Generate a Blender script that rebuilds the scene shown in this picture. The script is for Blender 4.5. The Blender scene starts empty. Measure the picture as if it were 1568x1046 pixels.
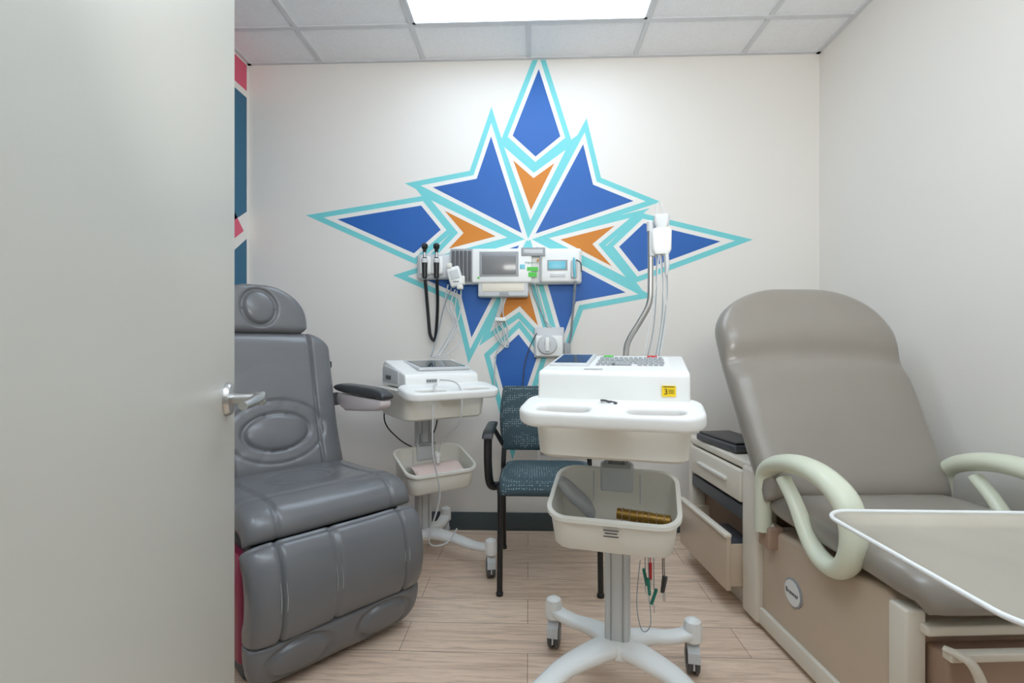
import bpy, bmesh, math, random
from math import sin, cos, pi, radians, atan2, exp, sqrt, tan
from mathutils import Vector, Matrix, noise
random.seed(4)
scene = bpy.context.scene
scene.view_settings.view_transform = 'Standard'
scene.view_settings.gamma = 1.07
COL = scene.collection

# ------------------------------------------------------------------ room constants (metres)
XL, XR, YB, H = -1.66, 1.65, 2.81, 2.74
YAW = 0.035; CAMZ = 1.07

def trace(px, py, Y):  # px, py are image pixel coordinates, projected through the matched camera
    """projects an image pixel: sight line from the camera intersected with the plane y=Y (metres)"""
    a = (px-784)/741.; b = (530-py)/741.
    dx = -sin(YAW)+a*cos(YAW); dy = cos(YAW)+a*sin(YAW)
    return Vector((dx/dy*Y, Y, CAMZ+b/dy*Y))

# ------------------------------------------------------------------ materials
GAM = 1.07
def lin(c):
    out = []
    for v in c:
        v = v/255.
        v = v/12.92 if v <= .04045 else ((v+.055)/1.055)**2.4
        out.append(v**GAM)
    return (*out, 1)

def mat(name, rgb, rough=.5, metal=0, var=.03, scale=8., bump=0., bscale=300., coat=0., emit=0, spec=.5):
    m = bpy.data.materials.new(name); m.use_nodes = True
    nt = m.node_tree; b = nt.nodes['Principled BSDF']
    b.inputs['Roughness'].default_value = rough
    b.inputs['Metallic'].default_value = metal
    b.inputs['Specular IOR Level'].default_value = spec
    b.inputs['Coat Weight'].default_value = coat
    c = lin(rgb)
    tc = nt.nodes.new('ShaderNodeTexCoord')
    n = nt.nodes.new('ShaderNodeTexNoise'); n.inputs['Scale'].default_value = scale
    nt.links.new(tc.outputs['Object'], n.inputs['Vector'])
    r = nt.nodes.new('ShaderNodeValToRGB')
    r.color_ramp.elements[0].position = .3; r.color_ramp.elements[1].position = .7
    r.color_ramp.elements[0].color = (*[x*(1-var) for x in c[:3]], 1)
    r.color_ramp.elements[1].color = (*[min(1, x*(1+var)) for x in c[:3]], 1)
    nt.links.new(n.outputs['Fac'], r.inputs['Fac'])
    nt.links.new(r.outputs['Color'], b.inputs['Base Color'])
    if bump:
        n2 = nt.nodes.new('ShaderNodeTexNoise'); n2.inputs['Scale'].default_value = bscale
        nt.links.new(tc.outputs['Object'], n2.inputs['Vector'])
        bp = nt.nodes.new('ShaderNodeBump'); bp.inputs['Strength'].default_value = bump
        bp.inputs['Distance'].default_value = .002
        nt.links.new(n2.outputs['Fac'], bp.inputs['Height'])
        nt.links.new(bp.outputs['Normal'], b.inputs['Normal'])
    if emit:
        b.inputs['Emission Color'].default_value = c
        b.inputs['Emission Strength'].default_value = emit
    return m

M = {}
M['wall'] = mat('wall_paint', (236,232,225), .6, var=.01, scale=1.5, bump=.08, bscale=180)
M['door'] = mat('door_paint', (212,210,200), .38, var=.01, scale=2, bump=.05, bscale=120)
M['ceil'] = mat('ceiling_tile', (242,242,243), .9, var=.03, scale=90, bump=.6, bscale=160)
M['grid'] = mat('ceiling_grid_metal', (215,216,218), .5)
M['panel'] = mat('light_diffuser', (222,238,255), .5, emit=5.3, var=0)
M['aqua'] = mat('mural_aqua', (118,210,213), .55, var=.01)
M['mwhite'] = mat('mural_white', (240,238,232), .6, var=.005)
M['blue'] = mat('mural_blue', (26,98,178), .55, var=.015)
M['orange'] = mat('mural_orange', (214,130,20), .55, var=.015)
M['teal'] = mat('mural_teal', (40,104,134), .55, var=.01)
M['pink'] = mat('mural_pink', (222,92,120), .55, var=.01)
M['base'] = mat('baseboard_vinyl', (76,88,92), .5)
M['vinyl'] = mat('grey_vinyl', (113,114,116), .27, var=.04, scale=5, bump=.12, bscale=420, coat=.15)
M['vinyld'] = mat('dark_grey_vinyl', (66,68,71), .35, var=.04, bump=.1)
M['taupe'] = mat('taupe_vinyl', (151,144,134), .29, var=.02, scale=4, bump=.08, bscale=380, coat=.15)
M['thread'] = mat('stitch_thread', (178,180,182), .8)
M['crimson'] = mat('crimson_shell', (150,48,78), .35)
M['armshell'] = mat('arm_shell', (216,206,206), .35)
M['white'] = mat('white_plastic', (242,243,240), .32, var=.01)
M['offw'] = mat('offwhite_plastic', (234,232,222), .35, var=.01)
M['cream'] = mat('cream_plastic', (232,224,208), .38, var=.01)
M['tan'] = mat('tan_enamel', (208,189,166), .3, var=.02, coat=.2)
M['tan2'] = mat('tan_dark', (172,144,124), .35)
M['loop'] = mat('armrest_pale_green', (226,230,208), .3, var=.01)
M['black'] = mat('black_plastic', (28,29,31), .4)
M['dgrey'] = mat('dark_grey_plastic', (78,80,84), .45)
M['mgrey'] = mat('mid_grey_plastic', (160,163,165), .4)
M['lgrey'] = mat('light_grey_plastic', (208,211,212), .38, var=.01)
M['screen'] = mat('screen_glass', (124,124,124), .2, var=.05, coat=.2)
M['screend'] = mat('screen_glass_dark', (62,82,90), .1, var=.1, scale=20, coat=.5)
M['chrome'] = mat('chrome', (205,205,205), .16, 1)
M['satin'] = mat('satin_metal', (200,200,198), .28, 1)
M['steel'] = mat('stainless_steel', (212,207,195), .3, .85, var=.05, scale=6)
M['bronze'] = mat('bronze_wrap', (144,112,48), .3, .6, var=.25, scale=60)
M['green'] = mat('green_label', (80,200,70), .5)
M['red'] = mat('red_plastic', (200,40,50), .4)
M['cyan'] = mat('cyan_plastic', (110,200,218), .3)
M['yellow'] = mat('yellow_label', (250,212,20), .5)
M['tealp'] = mat('teal_clip', (10,130,110), .4)
M['pinkp'] = mat('pink_cloth', (238,216,208), .6)
M['cable'] = mat('white_cable', (208,210,210), .45)
M['gcable'] = mat('grey_cable', (155,161,165), .45)

# chair fabric: dark teal weave with light flecks
def fabric():
    m = mat('chair_fabric', (66,86,94), .85, bump=.5, bscale=350)
    nt = m.node_tree; b = nt.nodes['Principled BSDF']
    tc = nt.nodes.new('ShaderNodeTexCoord'); v = nt.nodes.new('ShaderNodeTexVoronoi')
    v.inputs['Scale'].default_value = 90; v.inputs['Randomness'].default_value = .3
    nt.links.new(tc.outputs['Object'], v.inputs['Vector'])
    r = nt.nodes.new('ShaderNodeValToRGB')
    r.color_ramp.elements[0].position = .16; r.color_ramp.elements[1].position = .32
    r.color_ramp.elements[0].color = lin((156,178,182)); r.color_ramp.elements[1].color = lin((64,84,91))
    nt.links.new(v.outputs['Distance'], r.inputs['Fac'])
    nt.links.new(r.outputs['Color'], b.inputs['Base Color'])
    return m
M['fabric'] = fabric()

def woodfloor():
    m = bpy.data.materials.new('wood_plank_floor'); m.use_nodes = True
    nt = m.node_tree; N = nt.nodes; L = nt.links; b = N['Principled BSDF']
    tc = N.new('ShaderNodeTexCoord')
    br = N.new('ShaderNodeTexBrick'); br.offset = .37
    br.inputs['Scale'].default_value = 1; br.inputs['Brick Width'].default_value = 1.22
    br.inputs['Row Height'].default_value = .18; br.inputs['Mortar Size'].default_value = .0013
    br.inputs['Mortar Smooth'].default_value = .1
    br.inputs['Color1'].default_value = lin((248,224,200)); br.inputs['Color2'].default_value = lin((238,211,187))
    br.inputs['Mortar'].default_value = lin((160,132,112))
    L.new(tc.outputs['Object'], br.inputs['Vector'])
    mp = N.new('ShaderNodeMapping'); mp.inputs['Scale'].default_value = (1.5, 26, 1)
    L.new(tc.outputs['Object'], mp.inputs['Vector'])
    n = N.new('ShaderNodeTexNoise'); n.inputs['Scale'].default_value = 2.6
    n.inputs['Detail'].default_value = 10; n.inputs['Roughness'].default_value = .7
    n.inputs['Distortion'].default_value = 1.1
    L.new(mp.outputs['Vector'], n.inputs['Vector'])
    r = N.new('ShaderNodeValToRGB')
    r.color_ramp.elements[0].position = .34; r.color_ramp.elements[1].position = .56
    r.color_ramp.elements[0].color = (.56,.49,.43,1); r.color_ramp.elements[1].color = (1,1,1,1)
    L.new(n.outputs['Fac'], r.inputs['Fac'])
    mx = N.new('ShaderNodeMix'); mx.data_type = 'RGBA'; mx.blend_type = 'MULTIPLY'
    mx.inputs[0].default_value = .78
    L.new(br.outputs['Color'], mx.inputs[6]); L.new(r.outputs['Color'], mx.inputs[7])
    L.new(mx.outputs[2], b.inputs['Base Color'])
    b.inputs['Roughness'].default_value = .42
    bp = N.new('ShaderNodeBump'); bp.inputs['Strength'].default_value = .12; bp.inputs['Distance'].default_value = .002
    L.new(n.outputs['Fac'], bp.inputs['Height']); L.new(bp.outputs['Normal'], b.inputs['Normal'])
    return m
M['floor'] = woodfloor()

# ------------------------------------------------------------------ mesh helpers
def root(name, loc=(0,0,0), rz=0.):
    e = bpy.data.objects.new(name, None); e.empty_display_size = .1
    e.location = loc; e.rotation_euler = (0,0,rz); COL.objects.link(e); return e

def finish(name, bm, material, parent=None, loc=(0,0,0), rot=(0,0,0), bevel=0, seg=3, smooth=True, angle=38):
    bmesh.ops.remove_doubles(bm, verts=bm.verts, dist=1e-6)
    bmesh.ops.recalc_face_normals(bm, faces=bm.faces)
    if bevel > 0:
        ed = [e for e in bm.edges if len(e.link_faces) == 2 and e.calc_face_angle(0) > radians(28)]
        bmesh.ops.bevel(bm, geom=ed, offset=bevel, segments=seg, profile=.5, affect='EDGES', clamp_overlap=True)
    me = bpy.data.meshes.new(name); bm.to_mesh(me); bm.free()
    if smooth:
        me.polygons.foreach_set('use_smooth', [True]*len(me.polygons))
        me.set_sharp_from_angle(angle=radians(angle))
    me.materials.append(M[material])
    o = bpy.data.objects.new(name, me); COL.objects.link(o)
    o.location = loc; o.rotation_euler = rot
    if parent: o.parent = parent
    return o

def addbox(bm, c, s):
    vs = [bm.verts.new((c[0]+i*s[0]/2, c[1]+j*s[1]/2, c[2]+k*s[2]/2)) for i in (-1,1) for j in (-1,1) for k in (-1,1)]
    for f in ((0,1,3,2),(4,6,7,5),(0,4,5,1),(2,3,7,6),(0,2,6,4),(1,5,7,3)):
        bm.faces.new([vs[i] for i in f])

def box(name, c, s, m, parent=None, bevel=0, rot=(0,0,0), seg=3):
    bm = bmesh.new(); addbox(bm, (0,0,0), s)
    return finish(name, bm, m, parent, c, rot, bevel, seg)

def bb(name, x0, x1, y0, y1, z0, z1, m, parent=None, bevel=0):
    return box(name, ((x0+x1)/2,(y0+y1)/2,(z0+z1)/2), (x1-x0,y1-y0,z1-z0), m, parent, bevel)

def boxes(name, lst, m, parent=None, bevel=0, loc=(0,0,0), rot=(0,0,0)):
    bm = bmesh.new()
    for c, s in lst: addbox(bm, c, s)
    return finish(name, bm, m, parent, loc, rot, bevel, 2)

def cr(points, n=8, closed=False):
    P = [Vector(p) for p in points]; out = []
    k = len(P); rng = range(k) if closed else range(k-1)
    for i in rng:
        if closed: p0,p1,p2,p3 = P[i-1],P[i],P[(i+1)%k],P[(i+2)%k]
        else: p0,p1,p2,p3 = P[max(i-1,0)],P[i],P[i+1],P[min(i+2,k-1)]
        for j in range(n):
            t = j/n
            out.append(.5*((2*p1)+(-p0+p2)*t+(2*p0-5*p1+4*p2-p3)*t*t+(-p0+3*p1-3*p2+p3)*t**3))
    if not closed: out.append(P[-1])
    return out

def sweep(name, pts, r, m, parent=None, closed=False, n=8, sides=12, up=None, flat=1., smoothpath=True, loc=(0,0,0), sq=1.):
    """tube along pts; r scalar or per-control-point; flat = height/width ratio along 'up'"""
    Pp = cr(pts, n, closed) if smoothpath else [Vector(p) for p in pts]
    k = len(Pp)
    if isinstance(r, (int,float)): R = [r]*k
    else:
        R = []
        nn = len(r)
        for i in range(k):
            f = i/(n if smoothpath else 1); a = int(f); t = f-a
            r0 = r[a % nn] if closed else r[min(a,nn-1)]
            r1 = r[(a+1) % nn] if closed else r[min(a+1,nn-1)]
            R.append(r0*(1-t)+r1*t)
    bm = bmesh.new(); rings = []; prev = None
    for i, p in enumerate(Pp):
        if closed: t = Pp[(i+1)%k]-Pp[i-1]
        else: t = Pp[min(i+1,k-1)]-Pp[max(i-1,0)]
        if t.length < 1e-9: t = Vector((0,0,1))
        t.normalize()
        if up is not None:
            U = Vector(up); S = t.cross(U)
            S.normalize(); U = S.cross(t)
        else:
            if prev is None:
                a = Vector((0,0,1)) if abs(t.z) < .9 else Vector((1,0,0))
                U = (a-t*a.dot(t)).normalized()
            else:
                U = (prev-t*prev.dot(t)).normalized()
            prev = U; S = t.cross(U)
        ring = []
        for j in range(sides):
            a = 2*pi*j/sides; ca, sa = cos(a), sin(a)
            if sq != 1.:
                ca = math.copysign(abs(ca)**sq, ca); sa = math.copysign(abs(sa)**sq, sa)
            ring.append(bm.verts.new(p+S*(ca*R[i])+U*(sa*R[i]*flat)))
        rings.append(ring)
    last = k if closed else k-1
    for i in range(last):
        A, B = rings[i], rings[(i+1)%k]
        for j in range(sides):
            bm.faces.new((A[j],A[(j+1)%sides],B[(j+1)%sides],B[j]))
    if not closed:
        bm.faces.new(rings[0][::-1]); bm.faces.new(rings[-1])
    return finish(name, bm, m, parent, loc, angle=50)

def helix(name, pts, rad, wire, turns, m, parent=None):
    path = cr(pts, 24)
    L = [0]
    for a, b in zip(path, path[1:]): L.append(L[-1]+(b-a).length)
    out = []; tot = turns*8
    for i in range(tot+1):
        s = L[-1]*i/tot; j = 0
        while j < len(L)-2 and L[j+1] < s: j += 1
        t = (s-L[j])/max(1e-9, L[j+1]-L[j]); p = path[j].lerp(path[j+1], t)
        tg = (path[j+1]-path[j]).normalized()
        U = Vector((0,1,0)); U = (U-tg*U.dot(tg)).normalized(); S = tg.cross(U)
        a = 2*pi*i/8; out.append(p+U*cos(a)*rad+S*sin(a)*rad)
    return sweep(name, out, wire, m, parent, smoothpath=False, sides=6)

def rring(cx, cy, w, d, r, k=6):
    r = min(r, w/2-1e-4, d/2-1e-4); out = []
    for qx, qy, a0 in ((1,1,0),(-1,1,90),(-1,-1,180),(1,-1,270)):
        for i in range(k+1):
            a = radians(a0+90*i/k)
            out.append((cx+qx*(w/2-r)+r*cos(a), cy+qy*(d/2-r)+r*sin(a)))
    return out

def loft(name, secs, m, parent=None, loc=(0,0,0), rot=(0,0,0), k=6, angle=40, bevel=0):
    """secs: (cx,cy,z,w,d,r[,slope]) stacked rounded rectangles"""
    bm = bmesh.new(); rings = []
    for s in secs:
        sl = s[6] if len(s) > 6 else 0
        rings.append([bm.verts.new((x,y,s[2]+sl*(y-s[1]))) for x,y in rring(s[0],s[1],s[3],s[4],s[5],k)])
    n = len(rings[0])
    for A, B in zip(rings, rings[1:]):
        for j in range(n): bm.faces.new((A[j],A[(j+1)%n],B[(j+1)%n],B[j]))
    bm.faces.new(rings[0][::-1]); bm.faces.new(rings[-1])
    return finish(name, bm, m, parent, loc, rot, bevel, 2, angle=angle)

def prism(name, poly, a0, a1, m, parent=None, axis='x', bevel=0, loc=(0,0,0), rot=(0,0,0), seg=3):
    bm = bmesh.new()
    def mk(u,v,a):
        return {'x':(a,u,v),'y':(u,a,v),'z':(u,v,a)}[axis]
    A = [bm.verts.new(mk(u,v,a0)) for u,v in poly]; B = [bm.verts.new(mk(u,v,a1)) for u,v in poly]
    n = len(poly)
    for j in range(n): bm.faces.new((A[j],A[(j+1)%n],B[(j+1)%n],B[j]))
    bm.faces.new(A[::-1]); bm.faces.new(B)
    return finish(name, bm, m, parent, loc, rot, bevel, seg)

def lathe(name, prof, m, parent=None, loc=(0,0,0), rot=(0,0,0), n=28):
    bm = bmesh.new(); rings = []
    for r, z in prof:
        rings.append([bm.verts.new((max(r,1e-4)*cos(2*pi*j/n), max(r,1e-4)*sin(2*pi*j/n), z)) for j in range(n)])
    for A, B in zip(rings, rings[1:]):
        for j in range(n): bm.faces.new((A[j],A[(j+1)%n],B[(j+1)%n],B[j]))
    bm.faces.new(rings[0][::-1]); bm.faces.new(rings[-1])
    return finish(name, bm, m, parent, loc, rot, angle=35)

def plate(name, outer, holes, z, th, m, parent=None, bev=.006):
    cu = bpy.data.curves.new(name, 'CURVE'); cu.dimensions = '2D'; cu.fill_mode = 'BOTH'
    cu.extrude = max(th/2-bev, .0005); cu.bevel_depth = bev; cu.bevel_resolution = 3; cu.offset = -bev
    for pl in [outer]+holes:
        sp = cu.splines.new('POLY'); sp.points.add(len(pl)-1); sp.use_cyclic_u = True
        for q, (x,y) in zip(sp.points, pl): q.co = (x,y,0,1)
    o = bpy.data.objects.new(name+'_c', cu); COL.objects.link(o)
    dg = bpy.context.evaluated_depsgraph_get()
    me = bpy.data.meshes.new_from_object(o.evaluated_get(dg)); bpy.data.objects.remove(o)
    me.materials.clear(); me.materials.append(M[m])
    me.polygons.foreach_set('use_smooth', [True]*len(me.polygons)); me.set_sharp_from_angle(angle=radians(40))
    o = bpy.data.objects.new(name, me); COL.objects.link(o); o.location = (0,0,z)
    if parent: o.parent = parent
    return o

def pad(name, path, hw, T, m, parent=None, dfun=None, nu=90, nv=70, p=9, q=3., cx=0., wr=.0012, Tb=None, pv=None):
    """upholstered pad: path [(y,z)] front/bottom -> rear/top ; bulges to the left-hand normal"""
    pp = cr([(a,b,0) for a,b in path], 24)
    L = [0]
    for a, b in zip(pp, pp[1:]): L.append(L[-1]+(b-a).length)
    tot = L[-1]; pv = pv or p
    if Tb is None: Tb = T/2
    bm = bmesh.new(); F = []; B = []
    for i in range(nv+1):
        v = sin(pi/2*(2*i/nv-1)); v = .55*v+.45*(2*i/nv-1); v01 = (v+1)/2; s = v01*tot; j = 0
        while j < len(L)-2 and L[j+1] < s: j += 1
        t = (s-L[j])/max(1e-9, L[j+1]-L[j]); c = pp[j].lerp(pp[j+1], t)
        j0, j1 = max(j-3,0), min(j+4, len(pp)-1)
        tg = (pp[j1]-pp[j0]).normalized(); ny, nz = -tg.y, tg.x
        w = hw(v01) if callable(hw) else hw
        fr = []; bk = []
        for a in range(nu+1):
            u = sin(pi/2*(2*a/nu-1)); u = .5*u+.5*(2*a/nu-1); x = u*w
            e = (max(0,1-abs(u)**p)*max(0,1-abs(v)**pv))**(1/q)
            d = (dfun(x, s, tot) if dfun else 0)*min(1, e*1.5)
            d += wr*noise.noise(Vector((x*9, s*9, cx*3+T*40)))*e*2
            of = (T-Tb)*e-d; ob = -Tb*e
            fr.append(bm.verts.new((cx+x, c.x+ny*of, c.y+nz*of)))
            bk.append(bm.verts.new((cx+x, c.x+ny*ob, c.y+nz*ob)))
        F.append(fr); B.append(bk)
    for i in range(nv):
        for a in range(nu):
            bm.faces.new((F[i][a],F[i][a+1],F[i+1][a+1],F[i+1][a]))
            bm.faces.new((B[i][a],B[i+1][a],B[i+1][a+1],B[i][a+1]))
    bmesh.ops.remove_doubles(bm, verts=bm.verts, dist=2e-5)
    bmesh.ops.dissolve_degenerate(bm, edges=bm.edges, dist=1e-6)
    return finish(name, bm, m, parent, angle=75)

def g(x, x0, w=.006): return exp(-((x-x0)/w)**2)
def ell(x, s, x0, s0, a, b, w=.06):
    r = sqrt(((x-x0)/a)**2+((s-s0)/b)**2); return exp(-((r-1)/w)**2)
def ellin(x, s, x0, s0, a, b):
    r = ((x-x0)/a)**2+((s-s0)/b)**2; return max(0, 1-r)**.6

def text(name, s, size, loc, rot, m, parent=None, ext=.0004):
    cu = bpy.data.curves.new(name, 'FONT'); cu.body = s; cu.size = size; cu.extrude = ext
    cu.align_x = 'CENTER'; cu.align_y = 'CENTER'; cu.materials.append(M[m])
    o = bpy.data.objects.new(name, cu); COL.objects.link(o); o.location = loc; o.rotation_euler = rot
    if parent: o.parent = parent
    return o

# ------------------------------------------------------------------ room shell
YF = -1.6
bb('floor', XL-.1, XR+.1, YF-.1, YB+.1, -.1, 0, 'floor')
bb('ceiling', XL-.1, XR+.1, YF-.1, YB+.1, H, H+.1, 'ceil')
bb('wall_back', XL-.1, XR+.1, YB, YB+.1, 0, H, 'wall')
bb('wall_left', XL-.1, XL, YF, YB, 0, H, 'wall')
bb('wall_right', XR, XR+.1, YF, YB, 0, H, 'wall')
bb('wall_hallway', XL-.1, XR+.1, YF-.1, YF, 0, H, 'wall')
OX0, OX1 = -.262, .88
boxes('wall_front', [(((XL+OX0-.05)/2,-.14,H/2),(OX0-.05-XL,.12,H)), (((XR+OX1+.05)/2,-.14,H/2),(XR-OX1-.05,.12,H)),
      (((OX0+OX1)/2,-.14,(H+2.15)/2),(OX1-OX0+.1,.12,H-2.15))], 'wall')
boxes('trim_door_frame', [((OX0-.03,-.14,1.075),(.05,.15,2.15)), ((OX1+.03,-.14,1.075),(.05,.15,2.15)), (((OX0+OX1)/2,-.14,2.135),(OX1-OX0+.1,.15,.04))], 'mgrey', bevel=.004)
bb('baseboard_back', XL, XR, YB-.008, YB, 0, .105, 'base', bevel=.003)
bb('baseboard_left', XL, XL+.008, -.08, YB-.008, 0, .105, 'base', bevel=.003)
bb('baseboard_right', XR-.008, XR, -.08, YB-.008, 0, .105, 'base', bevel=.003)
gl_ = []
panels = [(-.61,.61,1.88,2.49), (-1.22,0,.05,.66), (0,1.22,.05,.66), (-.61,.61,-1.17,-.56)]  # near pair unseen, added to light front surfaces; hall panel also unseen
rows = []
y = 2.49
while y > YF: rows.append(y); y -= .61
for y in rows: gl_.append((((XL+XR)/2,y,H-.0045),(XR-XL,.024,.009)))
segs = [YB]+rows+[YF]
for x in (-1.22,-.61,0,.61,1.22):
    for ya, yb in zip(segs, segs[1:]):
        ym = (ya+yb)/2
        if any(p[0]+.05 < x < p[1]-.05 and p[2]-.05 < ym < p[3]+.05 for p in panels): continue
        gl_.append(((x,ym,H-.004),(.024,ya-yb,.008)))
gl_ += [(((XL+XR)/2,YB-.011,H-.005),(XR-XL,.022,.01)), ((XL+.011,(YF+YB)/2,H-.005),(.022,YB-YF,.01)), ((XR-.011,(YF+YB)/2,H-.005),(.022,YB-YF,.01))]
boxes('trim_ceiling_grid', gl_, 'grid')
def light_panel(x0,x1,y0,y1):
    r = root('ceiling_light_panel', ((x0+x1)/2,(y0+y1)/2,H))
    w, d = x1-x0-.024, y1-y0-.024
    box('diffuser', (0,0,-.008), (w-.03,d-.03,.012), 'panel', r)
    boxes('frame', [((0,d/2-.008,-.006),(w,.016,.012)),((0,-d/2+.008,-.006),(w,.016,.012)),((w/2-.008,0,-.006),(.016,d,.012)),((-w/2+.008,0,-.006),(.016,d,.012))], 'grid', r)
for p_ in panels: light_panel(*p_)

# ------------------------------------------------------------------ murals
def offset(poly, d):
    area = sum(poly[i][0]*poly[(i+1)%len(poly)][1]-poly[(i+1)%len(poly)][0]*poly[i][1] for i in range(len(poly)))
    s = 1 if area > 0 else -1; out = []
    n = len(poly)
    for i in range(n):
        p0, p1, p2 = [Vector(poly[j % n]) for j in (i-1,i,i+1)]
        e1 = (p1-p0).normalized(); e2 = (p2-p1).normalized()
        n1 = Vector((e1.y,-e1.x))*s; n2 = Vector((e2.y,-e2.x))*s
        b = (n1+n2); b.normalize(); c = max(.24, b.dot(n1))
        out.append(tuple(p1+b*(d/c)))
    return out
def clip_top(poly, z):
    out = []
    for i in range(len(poly)):
        a, b = poly[i-1], poly[i]
        if (a[1] <= z) != (b[1] <= z):
            t = (z-a[1])/(b[1]-a[1]); out.append((a[0]+t*(b[0]-a[0]), z))
        if b[1] <= z: out.append(b)
    return out
shapes = [
 ('blue', [(825,106),(858,209),(820,240),(785,208)]),
 ('blue', [(752,209),(799,357),(663,287),(730,274)]),
 ('blue', [(893,221),(908,283),(970,308),(820,358)]),
 ('orange', [(786,246),(817,273),(849,250),(813,322)]),
 ('orange', [(681,323),(759,362),(687,381),(710,357)]),
 ('orange', [(858,367),(941,346),(907,374),(937,408)]),
 ('blue', [(517,336),(645,315),(675,352),(634,388)]),
 ('blue', [(986,342),(1103,370),(978,416),(948,378)]),
 ('blue', [(822,378),(958,448),(882,462),(862,517)]),
 ('blue', [(795,376),(722,517),(706,452),(642,424)]),
 ('orange', [(797,400),(824,499),(796,469),(763,492)]),
 ('blue', [(794,512),(822,548),(786,655),(757,547)]),
]
mural = root('star_wall_mural', (0,YB,1.6))
bms = {'aqua':bmesh.new(),'mwhite':bmesh.new(),'blue':bmesh.new(),'orange':bmesh.new()}
def addpoly(key, poly, y):
    b = bms[key]; poly = clip_top(poly, H-.012)
    lo = [b.verts.new((x, y, z-1.6)) for x,z in poly]; hi = [b.verts.new((x, y+.0006, z-1.6)) for x,z in poly]
    b.faces.new(lo); b.faces.new(hi[::-1]); n = len(lo)
    for i in range(n): b.faces.new((lo[i],lo[(i+1)%n],hi[(i+1)%n],hi[i]))
for i, (c, ps) in enumerate(shapes):
    w = [(lambda t:(t.x,t.z))(trace(px,py,YB)) for px,py in ps]
    addpoly('aqua', offset(w,.054), -.0008-.00002*i)
    addpoly('mwhite', offset(w,.024), -.0016-.00002*i)
    addpoly(c, w, -.0024)
for k_, b in bms.items():
    me = bpy.data.meshes.new('mural_'+k_); b.to_mesh(me); b.free(); me.materials.append(M[k_])
    o = bpy.data.objects.new('paint_'+k_, me); COL.objects.link(o); o.parent = mural

side = root('geometric_side_mural', (XL,2.3,1.5))
def sp(key, poly, nm):
    prism(nm, [(a-2.3,b-1.5) for a,b in poly], 0, .0012, key, side, 'x')
sp('pink', [(1.3,2.57),(2.79,2.57),(2.79,2.72),(1.3,2.72)], 'paint_pink_top')
sp('teal', [(1.5,1.0),(2.79,1.86),(2.79,2.53),(1.3,2.53)], 'paint_teal_upper')
sp('pink', [(2.0,1.2),(2.76,1.74),(2.60,1.90)], 'paint_pink_wedge')
sp('teal', [(2.2,.8),(2.79,.8),(2.79,1.70),(2.2,1.26)], 'paint_teal_lower')

# ------------------------------------------------------------------ door
dr = root('door_1', (-.257,-.038,0), radians(109.3))
bb('leaf', 0, 1.1, 0, .045, .01, 2.11, 'door', dr, .002)
lathe('lever_rose', [(.0335,0),(.0335,.004),(.030,.010),(.016,.012)], 'satin', dr, (1.035,0,.965), (pi/2,0,0))
lathe('lever_neck', [(.011,0),(.0105,.05),(.014,.054),(.014,.066),(.010,.070)], 'satin', dr, (1.035,0,.965), (pi/2,0,0))
sweep('lever_arm', [(1.035,-.058,.965),(1.0,-.061,.967),(.96,-.059,.965),(.925,-.052,.962)], [.012,.011,.010,.0085], 'satin', dr, up=(0,0,1), flat=.9)
bb('latch_plate', 1.1, 1.1015, .010, .036, .91, 1.02, 'satin', dr)
lathe('lever_rose_far', [(.0335,0),(.0335,.004),(.030,.010)], 'satin', dr, (1.035,.045,.965), (-pi/2,0,0))
sweep('lever_arm_far', [(1.035,.045,.965),(1.035,.105,.965),(1.0,.108,.966),(.925,.1,.962)], .010, 'satin', dr)
boxes('hinges', [((0,.0,z),(.02,.02,.1)) for z in (.25,1.1,1.9)], 'satin', dr, .003)

# ------------------------------------------------------------------ recliner (left)
rc = root('medical_recliner_chair', (-.93,1.89,0), radians(48))
bb('base_shell', -.25,.25,-.27,.30,.06,.41,'crimson',rc,.03)
bb('seat_frame', -.27,.27,-.33,.28,.385,.45,'black',rc,.015)
bb('floor_plate', -.27,.27,-.28,.36,0,.07,'dgrey',rc,.015)
bb('side_panel', -.300,-.255,-.33,.10,.09,.42,'crimson',rc,.012)
def d_seat(x,s,L):
    d = .009*(g(x,.205)+g(x,-.205))*(1 if s < L*.97 else 0)
    d += .009*g(s,.125,.008)
    d += .005*ell(x,s,0,.33,.12,.11)
    return d
pad('seat_cushion', [(-.345,.455),(-.330,.495),(-.27,.515),(-.05,.505),(.24,.50)], .295, .115, 'vinyl', rc, d_seat, p=11)
def d_back(x,s,L):
    d = .012*(g(x,.180)+g(x,-.180))
    d += .009*ell(x,s,0,.20,.135,.085,.07)-.012*ellin(x,s,0,.20,.125,.078)
    d += .005*ell(x,s,0,.20,.20,.14,.05)
    d += .012*(abs(x)<.180)*(1-ellin(x,s,0,.2,.25,.3))*.5
    r = sqrt((x/.135)**2+((s-.2)/.085)**2); an = atan2(s-.2, x)
    if 1.1 < r < 2.0: d += .0022*(1-abs(r-1.5)/.5)*max(0, sin(an*11))
    return d
def w_back(v):
    if v > .86: return .285*(1-.28*((v-.86)/.14)**2.2)
    return .285
pad('backrest', [(.17,.50),(.24,.66),(.29,.85),(.35,1.125)], w_back, .15, 'vinyl', rc, d_back, p=9, nu=120, nv=110)
bb('backrest_shell', -.2,.2,.30,.34,.5,.95,'black',rc,.02).rotation_euler = (radians(-14),0,0)
def w_head(v): return .215*(max(.02, (1-max(0,(v-.22)/.78)**2.3))**.5)*(1 if v > .12 else (.80+.2*(v/.12)**.5))
def d_head(x,s,L): return .012*ell(x,s,0,L*.5,.070,.078,.11)-.010*ellin(x,s,0,L*.5,.062,.069)
pad('headrest', [(.335,1.122),(.355,1.232),(.38,1.338)], w_head, .11, 'vinyl', rc, d_head, p=8, pv=8, cx=-.03)
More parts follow.
